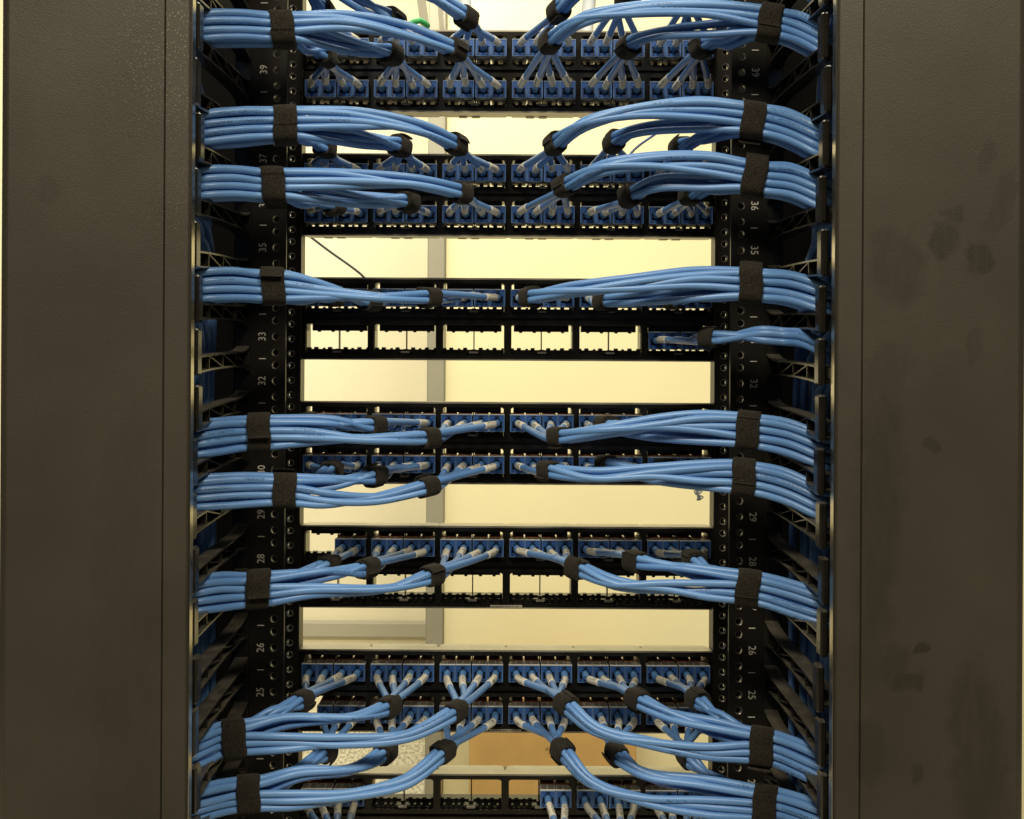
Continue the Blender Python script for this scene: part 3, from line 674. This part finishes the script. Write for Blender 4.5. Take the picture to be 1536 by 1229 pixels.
def bundle(pi, row, side, big, ent, smalls, mids={}, up=True, ports=None, bwords='', bigtail=0, dbig=DBIG, big_none=False, ddrop=0):
    """all cables of one half row: out of the jacks, through a small strap per module, through the big strap, into the manager"""
    sgn = -1 if side == 'L' else 1
    mods = [2, 1, 0] if side == 'L' else [3, 4, 5]
    rowz = PZ[pi]+ROWZ[row]; order = ORDER_UP if up else ORDER_DN
    rn = 'upper' if row == 'u' else 'lower'
    bc = W(*big, dbig); ec = W(*ent, DENT)
    base = UB+.0222+(-.0120 if sgn > 0 else -.0050); zz = ec.z-ZC; ec.z += (.4 if pi == 5 else .7)*(base+round((zz-base)/U)*U-zz)
    g0 = mids.get(mods[0], [None])[-1] if mids.get(mods[0]) else (smalls[0] if smalls[0] else None)
    inn = (bc-W(*(g0 if len(g0) > 2 else (*g0, DS)))).normalized() if g0 else Vector((sgn, 0, 0))
    tb = (inn+(ec-bc).normalized()*.8+Vector((sgn*(.8 if pi < 4 else .25), 0, 0))).normalized()
    allpts = []; alltan = []
    for rank, m in enumerate(mods):
        pl = (ports or PORTS[(pi, row)]).get(m, [])
        if not pl or rank >= len(smalls) or smalls[rank] is None: continue
        key = ('in', 'mid', 'out')[rank]; sl = list(order[key])
        if big_none: sl = [(0, 1), (1, 1), (0, 2), (1, 2)]
        s3 = smalls[rank]; sc = W(s3[0], s3[1], s3[2] if len(s3) > 2 else DS)
        gap = mids.get(m, [])
        nxt = W(*gap[0]) if gap else bc
        jc = Vector((XC+MX[m], YB+JFACE-.03, ZC+rowz))
        st = ((nxt-sc).normalized()+(sc-jc).normalized()*.9).normalized()
        uu = st.cross(Vector((0, 0, 1))).normalized(); vv = uu.cross(st).normalized()
        quad = [(-.5, .5), (.5, .5), (-.5, -.5), (.5, -.5)]
        # ports nearer the exit side take the inner places
        spts = []
        for qi, k in enumerate(pl):
            rk = k if side == 'L' else 3-k       # 3 = far from exit
            c, r = sl[(3-rk) if up else rk]
            jx = XC+MX[m]+JX[k]
            p0 = Vector((jx, YB+JFACE+.006, ZC+rowz)); p1 = Vector((jx, YB+JFACE-.006, ZC+rowz))
            # outer pair above/below: sort by port
            a, e = quad[rk] if up else quad[3-rk]
            ps = sc+uu*(a*R*2.02)+vv*(e*R*2.02)
            lead = Vector((jx, YB+JFACE-.015, ZC+rowz)).lerp(ps, .05)
            lead.z += random.uniform(-.0008, .0008)
            off = slot(c, r)
            P = [p0, p1, lead, ps-st*.007, ps+st*.007]
            for gi, g in enumerate(gap):
                f = (gi+1)/(len(gap)+1); go = W(*g)
                mo = (uu*(a*R*2.0)+vv*(e*R*2.0)).lerp(off, min(1, f*1.1))
                P.append(go+mo*1.08+Vector((0, random.uniform(-.0014, .0014), random.uniform(-.0018, .0018))))
            if not gap:
                g = sc.lerp(bc, .5); g += Vector((0, 0, .002 if up else -.003)); mo = (uu*(a*R*2.0)+vv*(e*R*2.0)).lerp(off, .6)
                P.append(g+mo*1.1+Vector((0, random.uniform(-.001, .001), random.uniform(-.0012, .0012))))
            P += [bc+off-tb*.010, bc+off+tb*.010]
            eo = off*1.06
            P.append(bc.lerp(ec, .55)+eo+Vector((0, 0, random.uniform(-.001, .001)))+Vector((0, 0, (.004 if sgn > 0 else .0015) if pi < 4 else .0015)))
            P.append(ec+eo)
            # into the manager and down
            tx = sgn*((.279 if pi in (1, 2) else .293)+random.uniform(0, .05))+XC; ty = random.uniform(-.08, -.03)
            P.append(Vector((ec.x+sgn*.016, ec.y+.012+off.y*.8, ec.z+eo.z-.006)))
            P.append(Vector((ec.x*.35+tx*.65, ec.y*.4+ty*.6, ec.z-.040+eo.z)))
            P.append(Vector((tx, ty, ec.z-.10)))
            P.append(Vector((tx+random.uniform(-.006, .006), ty+random.uniform(-.006, .006), ec.z-.26)))
            P.append(Vector((tx+random.uniform(-.006, .006), ty+random.uniform(-.006, .006), ec.z-.55)))
            pts = catmull(P)
            lab = 'blue patch cable from %s jack of %s module, %s row, %s panel' % (ORD[k], ORD[m], rn, PNAME[pi])
            b = MB(); b.tube(pts, R, 12, twist=random.random()); o = b.build('patch_cable', M['cable']); tag(o, lab, 'cable', 'blue patch cables')
            b = MB(); bp = sub_path(pts, .0002, .0185); nb = len(bp)
            b.tube(bp, [R+.0005-.0003*max(0, (i/nb-.5)*2) for i in range(nb)], 12); b.build('plug_boot', M['boot'], o)
            s0 = .0205+random.uniform(-.003, .007); b = MB(); b.tube(sub_path(pts, s0, s0+.0255), R+.0004, 12, uv0=.020, twist=random.random())
            b.build('label_sleeve', M['sleeve'], o)
            spts.append(ps); allpts.append(bc+off)
        if s3[1] > -90 and s3[1] < 1330:
            strap(sc, st, spts, .0178, 'small black strap round cables of the %s module, %s row, %s panel' % (ORD[m], rn, PNAME[pi]), 'small straps near the jacks', .0022)
    if allpts and not big_none:
        strap(bc, tb if sgn > 0 else tb, allpts, .0205, 'wide black strap where the %s %s row cables of the %s panel gather' % ('left' if side == 'L' else 'right', rn, PNAME[pi]), 'wide straps beside the uprights', .0016, skew=random.uniform(-.08, .08))

# topmost panel
bundle(0, 'u', 'L', (424, -62), (303, -52), [(700, 26), (588, 30), (485, 18)], {2: [(640, -5, .95), (540, -45, .93)], 1: [(540, 0, .95)]})
bundle(0, 'l', 'L', (424, 43), (303, 42), [(682, 76), (587, 80), (487, 84)], {2: [(610, 53, .94), (520, 42, .92)], 1: [(535, 66, .945)], 0: [(458, 66, .94)]})
bundle(0, 'u', 'R', (1155, -62), (1236, -10), [(837, 16), (940, -2), (1040, -6)], {3: [(872, -12, .94), (960, -60, .92)]})
bundle(0, 'l', 'R', (1155, 36), (1236, 84), [(826, 64), (942, 70), (1054, 70)], {3: [(868, 36, .935), (950, 22, .925), (1060, 23, .92)], 4: [(985, 50, .94), (1070, 38, .93)], 5: [(1090, 58, .94)]})
# second panel
bundle(1, 'u', 'L', (428, 187), (303, 193), [(684, 218), (600, 220), (488, 222)], {2: [(630, 196, .935), (540, 186, .92)], 1: [(545, 203, .94)], 0: [(458, 206, .94)]})
bundle(1, 'l', 'L', (410, 277), (303, 279), [(692, 289), (610, 303), (500, 306)], {2: [(620, 278, .935), (510, 275, .92)], 1: [(530, 295, .94)], 0: [(450, 296, .94)]})
bundle(1, 'u', 'R', (1130, 181), (1226, 212), [(833, 217), (921, 214), (1022, 222)], {3: [(872, 190, .935), (950, 174, .925), (1050, 172, .92)], 4: [(960, 192, .94), (1040, 181, .93)], 5: [(1055, 204, .94)]})
bundle(1, 'l', 'R', (1132, 267), (1232, 300), [(848, 280), (947, 294), (1037, 293)], {3: [(900, 258, .935), (970, 249, .925), (1060, 253, .92)], 4: [(990, 272, .94), (1060, 266, .93)], 5: [(1075, 280, .94)]})
# third panel
bundle(2, 'u', 'L', (410, 430), (302, 432), [(645, 446), (556, 450), (500, 446)], {2: [(570, 444, .93), (490, 434, .92)], 1: [(500, 441, .94)]}, up=False)
bundle(2, 'u', 'R', (1126, 427), (1233, 452), [(795, 446), (907, 452), (1012, 450)], {3: [(850, 441, .94), (950, 430, .925), (1040, 424, .92)], 4: [(980, 440, .94)]}, up=True)
bundle(2, 'l', 'R', (1160, 505), (1238, 535), [None, None, (1066, 507, .945)], {5: [(1110, 505, .93)]}, up=True, big_none=True)
# fourth panel
bundle(3, 'u', 'L', (388, 650), (293, 664), [(643, 656, .96), (562, 638, .96), (460, 634)], {2: [(560, 655, .93), (470, 649, .92)], 1: [(500, 641, .935)], 0: [(430, 643, .935)]}, up=False)
bundle(3, 'l', 'L', (427, 735), (290, 752), [(642, 730, .96), (564, 714, .96), (497, 706)], {2: [(560, 744, .935), (490, 741, .92)], 1: [(510, 727, .935)], 0: [(463, 724, .935)]}, up=False)
bundle(3, 'u', 'R', (1121, 647), (1232, 680), [(838, 655, .96), (910, 640, .97), (990, 640)], {3: [(900, 650, .935), (990, 641, .925), (1050, 642, .92)], 4: [(985, 643, .94)]}, up=True)
bundle(3, 'l', 'R', (1115, 716), (1232, 758), [(823, 706, .96), (910, 697, .97), (1000, 702)], {3: [(890, 717, .935), (980, 714, .925), (1050, 714, .92)], 4: [(985, 709, .94)]}, up=True)
# fifth panel
bundle(4, 'u', 'L', (385, 884), (290, 902), [(649, 864, .96), (550, 853, .96), (492, 848)], {2: [(580, 878, .935), (470, 878, .92)], 1: [(500, 864, .935)], 0: [(440, 865, .935)]}, up=False)
bundle(4, 'u', 'R', (1122, 882), (1236, 928), [(867, 853, .96), (953, 841, .96), (1040, 842)], {3: [(920, 872, .935), (1000, 876, .925), (1060, 879, .92)], 4: [(1020, 860, .935)], 5: [(1075, 862, .935)]}, up=False)
# sixth panel
bundle(5, 'u', 'L', (350, 1106), (288, 1130), [(684, 1067), (582, 1060), (453, 1051)], {2: [(610, 1098, .935), (510, 1106, .92), (430, 1106, .916)], 1: [(530, 1079, .935), (430, 1087, .925)], 0: [(410, 1071, .93)]}, up=False)
bundle(5, 'l', 'L', (372, 1191), (288, 1215), [(666, 1128), (577, 1128), (487, 1128)], {2: [(610, 1166, .935), (530, 1186, .92), (440, 1191, .916)], 1: [(530, 1157, .935), (450, 1170, .92)], 0: [(450, 1152, .935)]}, up=False)
bundle(5, 'u', 'R', (1142, 1119), (1240, 1168), [(848, 1057), (955, 1049), (1045, 1050)], {3: [(895, 1092, .94), (980, 1110, .925), (1060, 1117, .918)], 4: [(1010, 1078, .94), (1070, 1100, .925)], 5: [(1085, 1080, .935)]}, up=False)
bundle(5, 'l', 'R', (1147, 1206), (1232, 1242), [(843, 1126), (925, 1130), (1032, 1136)], {3: [(885, 1168, .94), (960, 1190, .925), (1060, 1199, .918)], 4: [(970, 1167, .94), (1050, 1186, .925)], 5: [(1075, 1172, .94)]}, up=False)
# lowest panel: cables drop out of the picture
bundle(6, 'u', 'L', (372, 1345), (288, 1365), [None, None, (500, 1282)], {}, up=False)
bundle(6, 'u', 'R', (1147, 1345), (1240, 1375), [(862, 1290), (945, 1285), (1025, 1285)], {}, up=False)

# ------------------------------------------------------------------ loose odds and ends behind the panels
def loose(name, pts, r, m, label, cat='wire'):
    b = MB(); b.tube(catmull([W(*p) for p in pts], .01), r, 8); return tag(b.build(name, M[m]), label, cat)
loose('loose_wire', [(452, 345, 1.13), (490, 374, 1.135), (548, 418, 1.14), (560, 440, 1.15)], .0014, 'grey_wire', 'thin grey wire slanting across the gap above the third panel')
loose('loose_wire', [(1020, 176, 1.3), (985, 200, 1.25), (945, 232, 1.2), (935, 260, 1.18)], .0016, 'jack_blue', 'thin dark blue wire slanting behind the second panel, upper right gap')
loose('loose_wire', [(1008, 425, 1.0), (1020, 412, 1.0), (1045, 405, 1.0), (1070, 408, 1.0), (1085, 420, 1.0)], .0013, 'cable', 'thin blue wire arched above the right bundle of the third panel')
loose('earth_wire', [(596, 52, 1.16), (612, 38, 1.16), (630, 31, 1.16), (642, 40, 1.17)], .0035, 'green', 'green earth wire end behind the topmost panel, upper left')
for i, (x0, x1) in enumerate(((696, 700), (884, 880))):
    loose('white_cable', [(x0, -40, 1.2), (x0, 0, 1.2), (x1, 40, 1.19), (x1, 70, 1.18)], .008, 'white_cable', 'pale %s cable tail hanging behind the topmost panel' % ('left' if i == 0 else 'right'), 'cable')
for (xa, xb, w_, lab) in ((624, 640, .011, 'wider grey strap hanging behind the topmost panel, left of centre'), (655, 664, .006, 'narrow tan strap hanging behind the topmost panel, left of centre'), (934, 922, .008, 'grey strap slanting behind the topmost panel, right of centre')):
    a, c = W(xa, -60, 1.3), W(xb, 60, 1.25); b = MB(); B = len(b.v)
    for p in (a, c):
        for dx, dy in ((-w_/2, 0), (w_/2, 0), (w_/2, .002), (-w_/2, .002)): b.v.append((p.x+dx, p.y+dy, p.z))
    for q in ((0, 1, 5, 4), (1, 2, 6, 5), (2, 3, 7, 6), (3, 0, 4, 7), (3, 2, 1, 0), (4, 5, 6, 7)): b.face([B+k for k in q])
    tag(b.build('hanging_strap', M['trim']), lab, 'strap')
b = MB(); rs = random.Random(3)
for i in range(5):
    pts = [W(1047+rs.uniform(-5, 5)+3*math.sin(k*1.7+i), 728+k*4.5, 1.0) for k in range(6)]; b.tube(catmull(pts, .002), .0007, 6)
tag(b.build('frayed_wires', M['white_cable']), 'frayed pale blue wire ends hanging below the right bundle of the fourth panel', 'wires')
